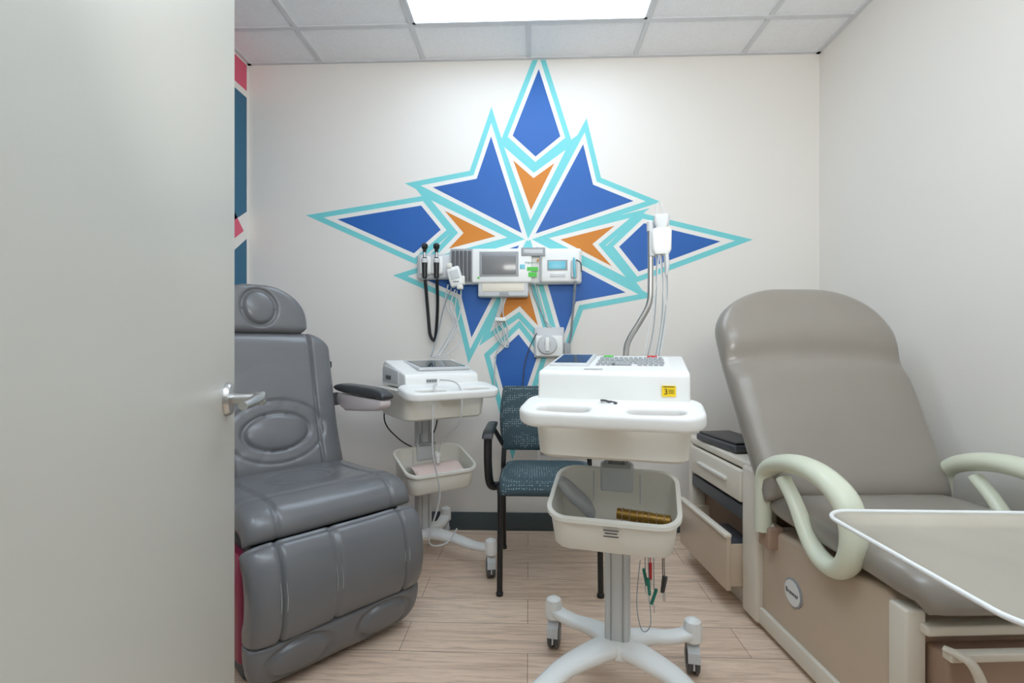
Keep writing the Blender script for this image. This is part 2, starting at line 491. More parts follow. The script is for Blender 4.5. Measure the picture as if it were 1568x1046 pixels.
sweep('headrest_bar', [(.09,.40,1.02),(.09,.405,1.2)], .009, 'chrome', rc)
sweep('headrest_bar_b', [(-.09,.40,1.02),(-.09,.405,1.2)], .009, 'chrome', rc)
def d_foot(x,s,L): return .010*(g(x,.215)+g(x,-.215)+g(x,-.04))+.005*g(s,L*.93,.006)
pad('footrest_cushion', [(-.375,.185),(-.405,.24),(-.41,.32),(-.39,.395),(-.35,.435)], .305, .115, 'vinyl', rc, d_foot, p=12, wr=.002)
def d_low(x,s,L): return .011*(ell(x,s,.15,L*.55,.10,.048,.14)+ell(x,s,-.15,L*.55,.10,.048,.14))-.004*(ellin(x,s,.15,L*.55,.09,.045)+ellin(x,s,-.15,L*.55,.09,.045))
pad('footrest_lower_bolster', [(-.33,.045),(-.375,.10),(-.385,.175)], lambda v:.305*(1-.10*(1-v)**2.5), .10, 'vinyl', rc, d_low, p=10)
bb('footrest_backing', -.27,.27,-.365,-.31,.08,.40,'black',rc,.015)
for sx in (-.206,-.224,.206,.224,-.031,-.049):
    pts = []
    for (a,b) in [(-.4335,.215),(-.4595,.26),(-.4675,.32),(-.444,.395)]: pts.append((sx,a,b))
    P2 = cr(pts, 8); ls = []
    for a_,b_ in zip(P2,P2[1:]):
        for t in (.25,.75): ls.append((tuple(a_.lerp(b_,t)), (.0014,.003,.0035)))
    boxes('stitching', ls, 'thread', rc)
for sx in (1,-1):
    nm = 'r' if sx > 0 else 'l'
    X = sx*.335
    pad('arm_pad_'+nm, [(-.14,.850),(-.05,.865),(.29,.872)], lambda v:.036*(.8+.2*min(1,v*3)), .045, 'vinyld', rc, cx=X, nu=24, nv=40, p=4)
    prism('arm_shell_'+nm, [(-.13,.838),(.29,.845),(.30,.80),(.20,.765),(.06,.775),(-.09,.79),(-.13,.81)], X-.026, X+.026, 'armshell', rc, 'x', .012)
    bb('arm_bracket_'+nm, min(sx*.22,sx*.33), max(sx*.22,sx*.33), .27,.315,.785,.845,'dgrey',rc,.008)
box('side_lever', (.292,.33,.98), (.03,.03,.035), 'black', rc, .008)

# ------------------------------------------------------------------ ECG carts
def caster(par, x, y, ang, tag, topz):
    c = Matrix.Rotation(ang,3,'Z')
    def L(v): q = c @ Vector(v); return (q.x+x, q.y+y, q.z)
    for s in (-1,1):
        lathe('caster_wheel_%s%s'%(tag,'a' if s<0 else 'b'), [(.012,-.008),(.043,-.008),(.0475,-.004),(.0475,.004),(.043,.008),(.012,.008)], 'dgrey', par, L((s*.0115,.012,.0478)), (0,pi/2,ang), n=26)
        lathe('caster_hub_%s%s'%(tag,'a' if s<0 else 'b'), [(.022,-.003),(.018,.003)], 'mgrey', par, L((s*.0205,.012,.0478)), (0,pi/2,ang), n=20)
    prism('caster_hood_'+tag, [(-.035,.03),(-.032,.07),(-.012,.095),(.015,.104),(.045,.097),(.062,.07),(.063,.045),(.056,.045),(.05,.06),(.0,.055)], -.003, .003, 'lgrey', par, 'x', .001, (x,y,0), (0,0,ang))
    prism('caster_fender_'+tag, [(-.040,.055),(-.035,.085),(-.012,.101),(.015,.107),(.045,.101),(.060,.085),(.058,.08),(.04,.096),(.012,.101),(-.012,.094),(-.03,.08),(-.034,.055)], -.019, .019, 'lgrey', par, 'x', .001, (x,y,0), (0,0,ang))
    sweep('caster_stem_'+tag, [(x,y,.085),(x,y,topz)], .011, 'satin', par, smoothpath=False)

def cart(name, loc, rz, T, tips, device='keyboard', dzb=0., cang=-.2):
    r = root(name, loc, rz); inv = Matrix.Rotation(-rz,3,'Z'); K = T-.93
    loft('tray_tub', [(0,-.045,.772+K,.37,.34,.04),(0,-.045,.780+K,.39,.36,.045),(0,-.045,.865+K,.405,.385,.05),(0,-.045,.878+K,.42,.40,.055),(0,-.045,.905+K,.425,.405,.055),(0,-.045,.91+K,.415,.395,.05)], 'offw', r)
    out = []
    for x,yy in rring(0,-.07,.455,.175,.055,8):
        out.append((x, yy-(.018*(1-(x/.23)**2) if yy < -.07 else 0)))
    holes = [[(x,yy-.010*(1-(x/.2)**2)) for x,yy in rring(sx*.113,-.107,.135,.056,.026,6)] for sx in (-1,1)]
    h = plate('tray_handle', out, holes, .912+K, .040, 'white', r, .012)
    h.location = (0,-.175,.913+K); h.rotation_euler = (radians(9),0,0)
    # column
    loft('column', [(0,.06,.13,.078,.06,.014),(0,.06,.78+K,.078,.06,.014)], 'lgrey', r)
    boxes('column_slots', [((-.018,.029,.45+K/2),(.004,.003,.6+K)),((.018,.029,.45+K/2),(.004,.003,.6+K))], 'mgrey', r)
    box('column_collar', (0,.05,.765+K), (.13,.11,.03), 'lgrey', r, .01)
    # basket
    zt = .645+K*.55+dzb; sl = .34
    loft('basket', [(0,-.085,zt-.13,.30,.19,.04),(0,-.085,zt-.122,.318,.205,.045),(0,-.085,zt-.05,.335,.222,.05,.2),(0,-.085,zt-.008,.345,.232,.055,sl),(0,-.085,zt-.006,.362,.25,.06,sl),(0,-.085,zt+.004,.362,.25,.06,sl),
          (0,-.085,zt+.004,.338,.226,.05,sl),(0,-.085,zt-.02,.330,.218,.05,sl),(0,-.085,zt-.118,.305,.196,.04),(0,-.085,zt-.122,.29,.18,.04)], 'offw', r, angle=50)
    box('basket_bracket', (0,.032,zt+.02), (.10,.03,.09), 'lgrey', r, .008)
    boxes('bracket_plates', [((-.03,.013,zt+.085),(.012,.02,.05)),((.03,.013,zt+.085),(.012,.02,.05)),((0,.01,zt+.06),(.085,.02,.012))], 'mgrey', r, .002)
    boxes('basket_inner_ribs', [((x,.020,zt-.03),(.003,.004,.13)) for x in (-.07,.07)], 'lgrey', r, .001)
    # base
    loft('base_hub', [(0,.06,.108,.10,.10,.03),(0,.06,.115,.13,.12,.04),(0,.06,.140,.13,.12,.04),(0,.06,.152,.11,.10,.03),(0,.06,.156,.095,.078,.02)], 'white', r)
    for i, t in enumerate(tips):
        v = inv @ Vector((t[0]-loc[0], t[1]-loc[1], 0)); h = Vector((0,.06,0)); d = v-h
        n_ = Vector((-d.y,d.x,0)).normalized()*(t[2] if len(t)>2 else 0)
        P = [h+Vector((0,0,.132)), h+d*.22+n_*.5+Vector((0,0,.134)), h+d*.45+n_+Vector((0,0,.128)), h+d*.7+n_*.7+Vector((0,0,.122)), h+d*.9+n_*.2+Vector((0,0,.130)), h+d+Vector((0,0,.142))]
        sweep('base_leg_%d'%i, [tuple(q) for q in P], [.046,.042,.034,.030,.029,.028], 'white', r, up=(0,0,1), flat=.55, sq=.75)
        lathe('leg_cap_%d'%i, [(.024,.108),(.029,.115),(.029,.158),(.025,.174),(.012,.182),(.004,.184)], 'white', r, (v.x,v.y,0), n=24)
        caster(r, v.x, v.y, -rz+cang, str(i), .12)
    a = atan2(.04,.34)
    def top(yy): return 1.0+K+(yy+.2)*tan(a)
    if device == 'keyboard':
        prism('ecg_body', [(-.205,.915+K),(-.20,.995+K),(-.19,1.003+K),(.12,top(.12)),(.145,1.03+K),(.15,.915+K)], -.197, .197, 'white', r, 'x', .008)
        prism('ecg_lower_lip', [(-.212,.905+K),(-.212,.92+K),(.155,.92+K),(.155,.905+K)], -.2, .2, 'offw', r, 'x', .004)
        ks = []
        for rr in range(5):
            for c in range(13):
                if rr == 0 and 3 < c < 8: continue
                ks.append(((-.045+c*.0145+(rr%2)*.003, (rr-2)*.03, .002), (.0105,.020,.005)))
        ks.append(((.02,-.06,.002),(.055,.02,.005)))
        boxes('keyboard_bed', [((.045,0,.0),(.215,.19,.003))], 'white', r, 0, (0,-.03,top(-.03)+.0015), (a,0,0))
        boxes('keys', ks, 'mgrey', r, .001, (0,-.03,top(-.03)+.004), (a,0,0))
        boxes('green_key', [((-.028,.095,.003),(.03,.02,.005))], 'green', r, .001, (0,-.03,top(-.03)+.003), (a,0,0))
        boxes('red_key', [((.105,.095,.003),(.03,.02,.005))], 'red', r, .001, (0,-.03,top(-.03)+.003), (a,0,0))
        box('display_bezel', (-.128,.0,top(0)+.003), (.115,.22,.008), 'lgrey', r, .003, (a,0,0))
        box('display', (-.128,.005,top(0)+.0078), (.095,.17,.002), 'screend', r, 0, (a,0,0))
        boxes('body_seam', [((-.1972,-.02,.96+K),(.001,.3,.003))], 'mgrey', r)
        box('asset_label', (.145,-.2050,.955+K), (.034,.0030,.028), 'yellow', r)
        text('asset_number', '3', .020, (.138,-.2069,.953+K), (pi/2,0,0), 'black', r)
        text('handle_number', '3', .062, (0,-.235,.9270+K), (radians(9),0,pi/2), 'dgrey', r, .002)
        boxes('label_lines', [((.151,-.2068,.958+K-i*.004),(.014,.0006,.0012)) for i in range(3)]+[((.145,-.2068,.966+K),(.028,.0006,.0016))], 'black', r)
        boxes('basket_label', [((.0,-.2065,.585-i*.008),(.040-.008*(i%2),.0022,.0025)) for i in range(3)], 'dgrey', r)
        boxes('body_label', [((-.05,-.170,1.0075+K),(.05,.004,.002))], 'mgrey', r)
    else:
        prism('ecg_body', [(-.185,.915+K),(-.18,.965+K),(-.17,.978+K),(.10,top(.1)-.0),(.13,1.02+K),(.14,.915+K)], -.185, .185, 'white', r, 'x', .010)
        prism('printer_door', [(-.10,.93+K),(-.10,.99+K),(.09,1.012+K),(.12,1.0+K),(.12,.93+K)], -.19, -.17, 'lgrey', r, 'x', .004)
        box('screen_bezel', (.035,-.02,top(-.02)-.010), (.27,.22,.014), 'lgrey', r, .004, (a+.02,0,0))
        box('touch_screen', (.035,-.02,top(-.02)-.0025), (.235,.18,.003), 'screend', r, 0, (a+.02,0,0))
        boxes('barcode_label', [((-.06,-.1838,.945+K),(.055,.0015,.02))], 'lgrey', r)
        boxes('barcode', [((-.082+i*.0048,-.1850,.946+K),(.002 if i%3 else .003,.001,.012)) for i in range(10)], 'black', r)
        box('side_vent', (-.1905,.03,.955+K), (.002,.07,.02), 'dgrey', r)
    return r

tipsB = [(.088,1.72,-.02),(.535,1.60,.02),(-.055,1.22,-.035),(.49,1.16,.045)]
cb = cart('ecg_cart', (.265,1.48,0), radians(-14), .93, tipsB, 'keyboard')
tipsA = [(-.175,2.23,.02),(-.46,2.66,-.02),(-.78,2.52,.02),(-.58,2.10,-.02)]
ca = cart('ecg_cart', (-.50,2.38,0), radians(35), .895, tipsA, 'screen', dzb=-.10, cang=.15)

# cable arm on the near cart
sweep('cable_arm', [(.02,.14,.80),(.02,.165,.90),(.02,.17,1.04),(.03,.17,1.09),(.065,.17,1.15),(.095,.17,1.21),(.10,.17,1.28),(.10,.17,1.46)], .0095, 'satin', cb, n=10)
box('cable_arm_clamp', (.02,.145,.84), (.06,.05,.07), 'lgrey', cb, .01)
loft('lead_hub', [(.135,.16,1.37,.045,.035,.01),(.135,.16,1.385,.06,.045,.012),(.135,.16,1.445,.062,.045,.012),(.135,.16,1.455,.05,.035,.01)], 'white', cb)
loft('lead_hub_top', [(.135,.16,1.455,.035,.03,.01),(.135,.16,1.475,.05,.034,.01),(.135,.16,1.495,.05,.034,.01),(.135,.16,1.50,.04,.028,.01)], 'lgrey', cb)
box('lead_hub_bracket', (.108,.17,1.41), (.025,.03,.09), 'lgrey', cb, .006)
lathe('arm_tip_cap', [(.012,0),(.013,.03),(.006,.036)], 'lgrey', cb, (.10,.17,1.45))
for i, (ox, sw) in enumerate([(.118,.00),(.126,-.02),(.134,.01),(.142,.015),(.15,.004),(.129,.02)]):
    sweep('lead_wire_%d'%i, [(ox,.155,1.375),(ox+sw*.5,.16,1.25),(ox+sw-.01,.165,1.12+.01*i),(ox-.03+sw,.165,1.02),(ox-.04+sw,.17,.93)], .0024, 'cable' if i%2 else 'gcable', cb, sides=6)
sweep('lead_loop', [(.12,.16,1.50),(.118,.16,1.53),(.13,.16,1.54),(.14,.16,1.50)], .0025, 'cable', cb, sides=6)
sweep('hub_cable', [(.15,.15,1.37),(.152,.148,1.33),(.150,.15,1.30)], [.007,.007,.003], 'lgrey', cb)
# lead clips hanging below the basket
for i,(x0,y0,zb,c) in enumerate([(.085,.0,.36,'tealp'),(.095,-.015,.34,'tealp'),(.10,.0,.38,'red'),(.135,-.01,.35,'black'),(.14,0,.345,'dgrey'),(.11,.01,.30,'tealp')]):
    sweep('clip_wire_%d'%i, [(x0+.02,y0+.05,.66),(x0+.01,y0+.045,.55),(x0,y0+.03,.45),(x0,y0,zb+.04)], .0016, c if c!='tealp' else 'gcable', cb, sides=6)
    box('clip_%d'%i, (x0,y0,zb+.02), (.009,.012,.05), c, cb, .003, (0,.1*(i-2),0))
    sweep('clip_tip_%d'%i, [(x0,y0,zb-.004),(x0+.001,y0,zb-.03)], [.003,.0012], 'satin', cb, sides=6)
sweep('hanging_loop', [(.07,.02,.42),(.06,0,.30),(.075,0,.22),(.10,0,.24),(.095,.0,.34)], .0016, 'gcable', cb, sides=6)
# items in basket
bw = root('bronze_cuff_roll', (.31,1.325,.605), radians(-18))
lathe('roll', [(.004,-.072),(.015,-.070),(.0155,-.02),(.0165,.0),(.0155,.03),(.016,.07),(.006,.073)], 'bronze', bw, (0,0,0), (0,pi/2+.04,0), 18)
boxes('roll_bands', [((x,0,-x*.04),(.002,.031,.031)) for x in (-.055,-.035,-.015,.0,.015,.035,.055)], 'tan2', bw, .005)
gp = root('electrode_pouch', (.135,1.43,.615), radians(78))
def w_p(v): return .024+.016*sin(pi*v)
pad('pouch', [(-.055,-.045),(-.03,-.01),(.005,.02),(.045,.062)], w_p, .034, 'mgrey', gp, lambda x,s,L:.004*g(x,.004,.006), nu=24, nv=30, p=3)

# cart A loose cable + basket cloth
sweep('power_cable', [(-.07,-.26,.90),(-.10,-.30,.89),(-.11,-.31,.76),(-.10,-.29,.60),(-.05,-.25,.40),(-.09,-.22,.20),(-.0,-.2,.16),(.08,-.16,.2)], .0036, 'cable', ca)
sweep('patient_cable', [(-.05,-.25,.92),(.01,-.32,.895),(.02,-.31,.74),(.0,-.16,.62),(.0,-.12,.53)], .0038, 'cable', ca)
lathe('cable_connector', [(.006,0),(.010,.006),(.010,.03),(.014,.035),(.014,.05),(.006,.056)], 'white', ca, (.0,-.12,.515))
pad('basket_cloth', [(-.17,.47),(-.09,.50),(-.01,.49)], .12, .02, 'pinkp', ca, nu=24, nv=20, p=3, wr=.010)
sweep('rear_cable', [(-.15,.14,.86),(-.17,.15,.70),(-.10,.14,.60),(-.03,.1,.55)], .0035, 'black', ca)
sweep('side_cable', [(.12,.13,.84),(.10,.12,.66),(.05,.1,.58)], .0035, 'black', ca)

# ------------------------------------------------------------------ guest chair
gc = root('guest_armchair', (.09,2.29,0), radians(0))
pad('seat', [(-.245,.435),(-.22,.462),(-.1,.468),(.20,.462)], lambda v:.225*(.93+.07*sin(pi*min(1,v*1.3))), .065, 'fabric', gc, nu=50, nv=50, p=7)
pad('back', [(.225,.53),(.235,.66),(.27,.86)], lambda v:.242*(.93+.07*sin(pi*v)), .05, 'fabric', gc, nu=50, nv=50, p=9)
for sx in (-1,1):
    n_ = 'l' if sx < 0 else 'r'
    sweep('front_leg_'+n_, [(sx*.216,-.215,.006),(sx*.214,-.21,.25),(sx*.214,-.20,.43),(sx*.22,-.16,.445)], .0125, 'black', gc)
    sweep('rear_leg_'+n_, [(sx*.222,.27,.006),(sx*.222,.235,.25),(sx*.222,.21,.45),(sx*.215,.245,.60),(sx*.20,.285,.80)], .0125, 'black', gc)
    sweep('side_rail_'+n_, [(sx*.218,-.19,.437),(sx*.22,0,.437),(sx*.222,.21,.437)], .011, 'black', gc)
    sweep('arm_support_'+n_, [(sx*.222,-.10,.437),(sx*.262,-.12,.45),(sx*.272,-.14,.54),(sx*.272,-.145,.66)], .015, 'black', gc, flat=1.3)
    sweep('arm_rear_'+n_, [(sx*.272,.12,.665),(sx*.265,.18,.64),(sx*.225,.225,.56)], .012, 'black', gc)
    pad('arm_pad_'+n_, [(-.185,.665),(-.12,.68),(.17,.68)], .024, .03, 'black', gc, cx=sx*.272, nu=16, nv=24, p=4)
    lathe('foot_'+n_, [(.015,0),(.016,.012),(.012,.018)], 'black', gc, (sx*.216,-.215,0), n=16)
    lathe('foot_rear_'+n_, [(.015,0),(.016,.012),(.012,.018)], 'black', gc, (sx*.222,.27,0), n=16)
sweep('cross_rail', [(-.216,-.19,.432),(.216,-.19,.432)], .011, 'black', gc, smoothpath=False)
sweep('cross_rail_rear', [(-.22,.2,.437),(.22,.2,.437)], .011, 'black', gc, smoothpath=False)

# ------------------------------------------------------------------ wall diagnostic station
WS = Vector((-.06,YB,1.53)); ws = root('wall_diagnostic_station', WS)
def W(px, py, Y=2.73):
    q = trace(px,py,Y)-WS; return q
def wbox(nm, px0, px1, py0, py1, d0, d1, m, bev=.004, R=ws):
    """box on wall; d0,d1 distances from wall"""
    Y = YB-d1; base = WS if R is ws else R.location
    a = trace(px0,py0,Y)-base; b = trace(px1,py1,Y)-base
    return bb(nm, min(a.x,b.x), max(a.x,b.x), -d1, -d0, min(a.z,b.z), max(a.z,b.z), m, R, bev)
wbox('rail_housing', 688, 891, 381, 434, 0, .07, 'white', .016)
wbox('grille_backing', 690, 723, 381, 432, .06, .078, 'mgrey', .004)
for i in range(5): wbox('grille_fin_%d'%i, 692+i*6.2, 696+i*6.2, 384, 430, .07, .088, 'dgrey', .001)
wbox('monitor_housing', 722, 815, 380.5, 433, .05, .095, 'white', .012)
wbox('monitor_bezel', 734, 794, 385.5, 423.5, .09, .0965, 'mgrey', .001)
wbox('monitor_screen', 738, 790, 389, 420, .09, .0985, 'screen', .001)
wbox('top_slot', 798, 835, 379, 392, .05, .098, 'mgrey', .004)
wbox('top_slot_inner', 802, 831, 382, 388, .09, .099, 'lgrey', .002)
wbox('right_module', 828, 889, 383, 432, .05, .090, 'white', .012)
wbox('module_seam', 826.5, 828.5, 392, 431, .05, .0962, 'mgrey', 0)
wbox('glove_window', 838, 869, 398, 414, .085, .0930, 'mgrey', .001)
wbox('glove_window_glass', 840, 866, 400, 412, .085, .0945, 'cyan', .001)
wbox('module_buttons', 842, 866, 419, 424, .085, .0935, 'lgrey', .001)
wbox('green_tag', 807, 824, 409, 415, .09, .0965, 'green', 0)
wbox('green_tag_b', 809, 822, 417, 424, .09, .0965, 'green', 0)
wbox('orange_key', 822, 825, 397, 400, .09, .0966, 'orange', 0)
wbox('blue_key', 796, 804, 405, 412, .09, .0968, 'cyan', .001)
text('brand_strip', 'diagnostics', .016, tuple(W(813,402,YB-.0962)), (pi/2,0,0), 'tealp', ws)
wbox('lower_box', 732, 809, 430, 454, .0, .085, 'lgrey', .008)
wbox('lower_box_plate', 738, 803, 434, 446, .08, .088, 'cream', .002)
wbox('lower_box_ports', 765, 779, 447, 452, .08, .088, 'mgrey', .001)
wbox('green_led', 731, 734, 424, 427, .09, .0968, 'green', 0)
wbox('handle_cradle', 638, 690, 389, 427, 0, .06, 'lgrey', .016)
for i, px in enumerate((651,669)):
    q = W(px, 400, YB-.085)
    wbox('cradle_cup_%d'%i, px-9, px+9, 392, 420, .05, .085, 'white', .012)
    lathe('instrument_handle_%d'%i, [(.008,-.10),(.014,-.095),(.0155,-.03),(.0165,-.01),(.0165,.005),(.012,.012),(.013,.018)], 'black', ws, (q.x,-.098,q.z), n=20)
    lathe('instrument_collar_%d'%i, [(.0175,-.012),(.0185,-.006),(.0185,.008),(.0165,.012)], 'lgrey', ws, (q.x,-.098,q.z), n=20)
    lathe('instrument_head_%d'%i, [(.009,.018),(.011,.035),(.018,.045),(.0185,.062),(.010,.07),(.005,.072)], 'black', ws, (q.x,-.098,q.z+.028), n=20)
    sweep('instrument_nozzle_%d'%i, [(q.x,-.098,q.z+.08),(q.x+.0,-.135,q.z+.085)], [.012,.006], 'black', ws)
    lathe('instrument_neck_%d'%i, [(.010,.01),(.009,.05)], 'chrome', ws, (q.x,-.098,q.z), n=16)
a = W(651,428,YB-.095); b = W(655,475,YB-.06); c = W(658,510,YB-.05); d = W(667,516,YB-.05); e = W(670,470,YB-.06); f = W(669,428,YB-.095)
helix('coiled_cord_a', [tuple(v) for v in (a,b,c)], .0075, .0034, 46, 'black', ws)
helix('coiled_cord_b', [tuple(v) for v in (c,W(662,520,YB-.05),d,e,f)], .0075, .0034, 54, 'black', ws)
# blood-pressure clip device
q = W(697,424,YB-.11)
box('pressure_gauge_block', tuple(q), (.075,.05,.11), 'white', ws, .012, (0,radians(-16),0))
box('gauge_face', (q.x,q.y-.026,q.z+.01), (.05,.004,.05), 'lgrey', ws, .004, (0,radians(-16),0))
boxes('gauge_tabs', [((q.x-.03,q.y-.015,q.z+.06),(.03,.03,.03)),((q.x+.03,q.y-.015,q.z-.06),(.035,.03,.025)),((q.x+.045,q.y,q.z-.02),(.02,.03,.05))], 'offw', ws, .006)
boxes('gauge_keys', [((q.x-.004+.012*i,q.y-.0285,q.z-.03),(.008,.003,.006)) for i in range(3)], 'dgrey', ws, .001)
# thermometer probe and cord
q = W(879,412,YB-.1)
box('thermometer_holder', (q.x,-.095,q.z), (.035,.03,.10), 'lgrey', ws, .008)
sweep('thermometer_probe', [(q.x-.002,-.115,q.z+.06),(q.x,-.118,q.z),(q.x+.003,-.112,q.z-.05)], [.006,.008,.005], 'cyan', ws)
sweep('probe_hook', [(q.x+.01,-.11,q.z+.05),(q.x+.035,-.115,q.z+.03),(q.x+.04,-.11,q.z-.02)], .0035, 'dgrey', ws)
helix('probe_cord', [tuple(W(881,430,YB-.1)),tuple(W(877,480,YB-.05)),tuple(W(873,520,YB-.035)),tuple(W(864,538,YB-.03))], .006, .0028, 44, 'gcable', ws)
# hanging white cables
def wc(nm, pts, r=.0038, m='cable'):
    sweep(nm, [tuple(W(px,py,YB-dd)) for px,py,dd in pts], r, m, ws, sides=8)
wc('cable_1', [(706,443,.1),(704,480,.09),(690,515,.12),(672,546,.2)])
wc('cable_2', [(697,443,.1),(690,470,.09),(700,500,.09),(680,535,.14),(666,547,.2)])
wc('cable_3', [(692,440,.1),(680,470,.08),(673,500,.08),(668,520,.12),(660,546,.2)], m='gcable')
wc('cable_4', [(768,452,.06),(766,480,.04),(760,500,.03),(772,528,.03),(770,505,.03),(760,488,.03),(768,460,.05)])
wc('cable_5', [(775,452,.06),(770,478,.04),(778,510,.03),(762,535,.02),(758,560,.02),(757,600,.02)])
wc('cable_6', [(812,432,.07),(818,455,.03),(830,480,.02),(838,502,.03)], .003, 'mgrey')
wc('cable_7', [(818,432,.07),(826,462,.03),(832,485,.02),(845,502,.03)], .003)
wc('cable_8', [(822,510,.04),(812,530,.02),(803,560,.015),(800,600,.012)], .003, 'dgrey')
wc('cable_9', [(686,436,.1),(682,465,.08),(694,495,.08),(676,530,.12),(662,547,.2)])
wc('cable_10', [(700,445,.1),(696,490,.08),(706,520,.09),(688,540,.14),(670,549,.2)], .003)
wc('cable_11', [(762,490,.03),(756,505,.03),(764,522,.03),(776,532,.03),(778,520,.03),(766,492,.03)], .0034)
wbox('cable_clip', 758, 774, 486, 492, 0, .045, 'white', .004)

# wall dispenser with round dial
dv = root('wall_cuff_holder', (trace(842,526,YB).x, YB, trace(842,526,YB).z))
wbox('back_plate', 818, 864, 501, 548, 0, .03, 'lgrey', .008, dv)
wbox('front_cover', 820, 862, 514, 546, .02, .05, 'white', .008, dv)
q = trace(838,528,YB-.055)-dv.location
lathe('round_dial', [(.055,0),(.056,.01),(.05,.018),(.02,.02),(.018,.014)], 'lgrey', dv, (q.x,-.048,q.z), (pi/2,0,0), 36)
wbox('dial_grip', 835, 841, 517, 538, .05, .078, 'white', .003, dv)
wbox('side_clip', 864, 874, 525, 548, .0, .04, 'mgrey', .004, dv)

# outlet
q = trace(832,700,YB)
ol = root('wall_outlet', (q.x,YB,q.z))
box('cover', (0,-.003,0), (.075,.006,.118), 'white', ol, .002)
boxes('sockets', [((0,-.0065,.028),(.034,.003,.03)),((0,-.0065,-.028),(.034,.003,.03))], 'lgrey', ol, .002)
boxes('slots', [((sx*.007,-.0082,sz),(.002,.001,.009)) for sx in (-1,1) for sz in (-.026,.03)], 'black', ol)

# ------------------------------------------------------------------ exam table
et = root('medical_exam_table', (1.19,1.75,0), radians(4))
def w_eb(v):
    if v > .74: return .368*max(.02,(1-((v-.74)/.26)**2.3))**.46
    return .340+.028*min(1,v/.6)
def d_eb(x,s,L):
    k = .60+.03*(1-(x/.35)**2)
    return .020*exp(-((s-L*k)/.045)**2)-.012*exp(-((s-L*(k+.13))/.07)**2)
pad('backrest', [(.02,.52),(.10,.66),(.215,.88),(.32,1.08),(.43,1.31)], w_eb, .125, 'taupe', et, d_eb, p=8, q=2.6, nu=70, nv=80, wr=.001, pv=12, cx=-.012)
prism('backrest_frame', [(.11,.56),(.38,1.10),(.40,1.08),(.15,.54)], -.22, .22, 'dgrey', et, 'x', .006)
pad('seat_cushion', [(-.555,.435),(-.54,.475),(-.48,.495),(-.3,.50),(.05,.50)], lambda v:.325*(1-.12*max(0,1-v*5)**2), .10, 'taupe', et, None, p=9, nu=70, nv=60)
# lower body
prism('side_shroud', [(-.475,.065),(-.475,.425),(-.44,.44),(.02,.405),(.10,.40),(.15,.36),(.15,.065)], -.30, .30, 'tan', et, 'x', .018)
prism('plinth', [(-.52,.0),(-.52,.07),(.80,.07),(.80,.0)], -.285, .285, 'cream', et, 'x', .008)
prism('skirt_l', [(-.50,.02),(-.50,.085),(.16,.085),(.16,.02)], -.312, -.29, 'cream', et, 'x', .006)
prism('corner_column_l', [(.13,.02),(.13,.56),(.16,.595),(.24,.60),(.24,.02)], -.325, -.24, 'cream', et, 'x', .014)
prism('corner_column_r', [(.13,.02),(.13,.56),(.16,.595),(.24,.60),(.24,.02)], .24, .325, 'cream', et, 'x', .014)
bb('cabinet_body', -.24,.30,.16,.80,.06,.585,'tan2',et,.006)
bb('cabinet_side_top', -.312,.31,.2,.82,.575,.61,'cream',et,.01)
bb('cabinet_rear_post', -.312,-.24,.76,.80,.02,.58,'cream',et,.006)
bb('upper_drawer_front', -.325,-.30,.25,.75,.44,.57,'cream',et,.008)
bb('upper_drawer_handle', -.338,-.322,.36,.64,.50,.515,'offw',et,.004)
bb('middle_drawer_front', -.315,-.25,.25,.75,.37,.425,'dgrey',et,.004)
# open bottom drawer
boxes('open_drawer', [((-.375,.485,.20),(.02,.49,.22)),((-.28,.25,.19),(.19,.012,.17)),((-.28,.72,.19),(.19,.012,.17)),((-.28,.485,.11),(.19,.47,.012))], 'tan', et, .004)
bb('open_drawer_lip', -.392,-.362,.24,.73,.30,.318,'cream',et,.006)
boxes('drawer_contents', [((-.28,.42,.19),(.14,.22,.13)),((-.28,.6,.17),(.12,.1,.1))], 'dgrey', et, .006)
# badge
lathe('badge', [(.048,0),(.048,.003),(.044,.005)], 'mgrey', et, (-.300,-.06,.235), (0,-pi/2,0), 36)
lathe('badge_face', [(.042,.004),(.042,.006)], 'white', et, (-.300,-.06,.235), (0,-pi/2,0), 36)
text('badge_text', 'Brewer', .023, (-.3068,-.06,.235), (pi/2,0,-pi/2), 'dgrey', et)
# foot end
bb('foot_post_l', -.314,-.262,-.525,-.468,.0,.43,'cream',et,.008)
bb('foot_post_r', .262,.314,-.525,-.468,.0,.43,'cream',et,.008)
bb('foot_crossbar', -.28,.28,-.545,-.505,.375,.40,'cream',et,.006)
bb('foot_crossbar_low', -.28,.28,-.54,-.505,.20,.225,'cream',et,.005)
bb('foot_panel', -.265,.265,-.51,-.47,.05,.37,'tan2',et,.004)
bb('step_front', -.255,.255,-.57,-.505,.235,.345,'tan2',et,.010)
bb('step_lip', -.255,.255,-.58,-.555,.335,.355,'cream',et,.004)
sweep('release_lever', [(-.255,-.56,.36),(-.23,-.60,.35),(-.215,-.615,.30),(-.20,-.61,.235)], [.010,.015,.018,.018], 'cream', et, flat=.6)
box('power_switch', (.02,-.574,.285), (.05,.012,.03), 'black', et, .003)
box('power_rocker', (.02,-.581,.285), (.028,.006,.018), 'green', et, .002)
box('control_port', (-.22,-.515,.18), (.05,.012,.05), 'black', et, .003)
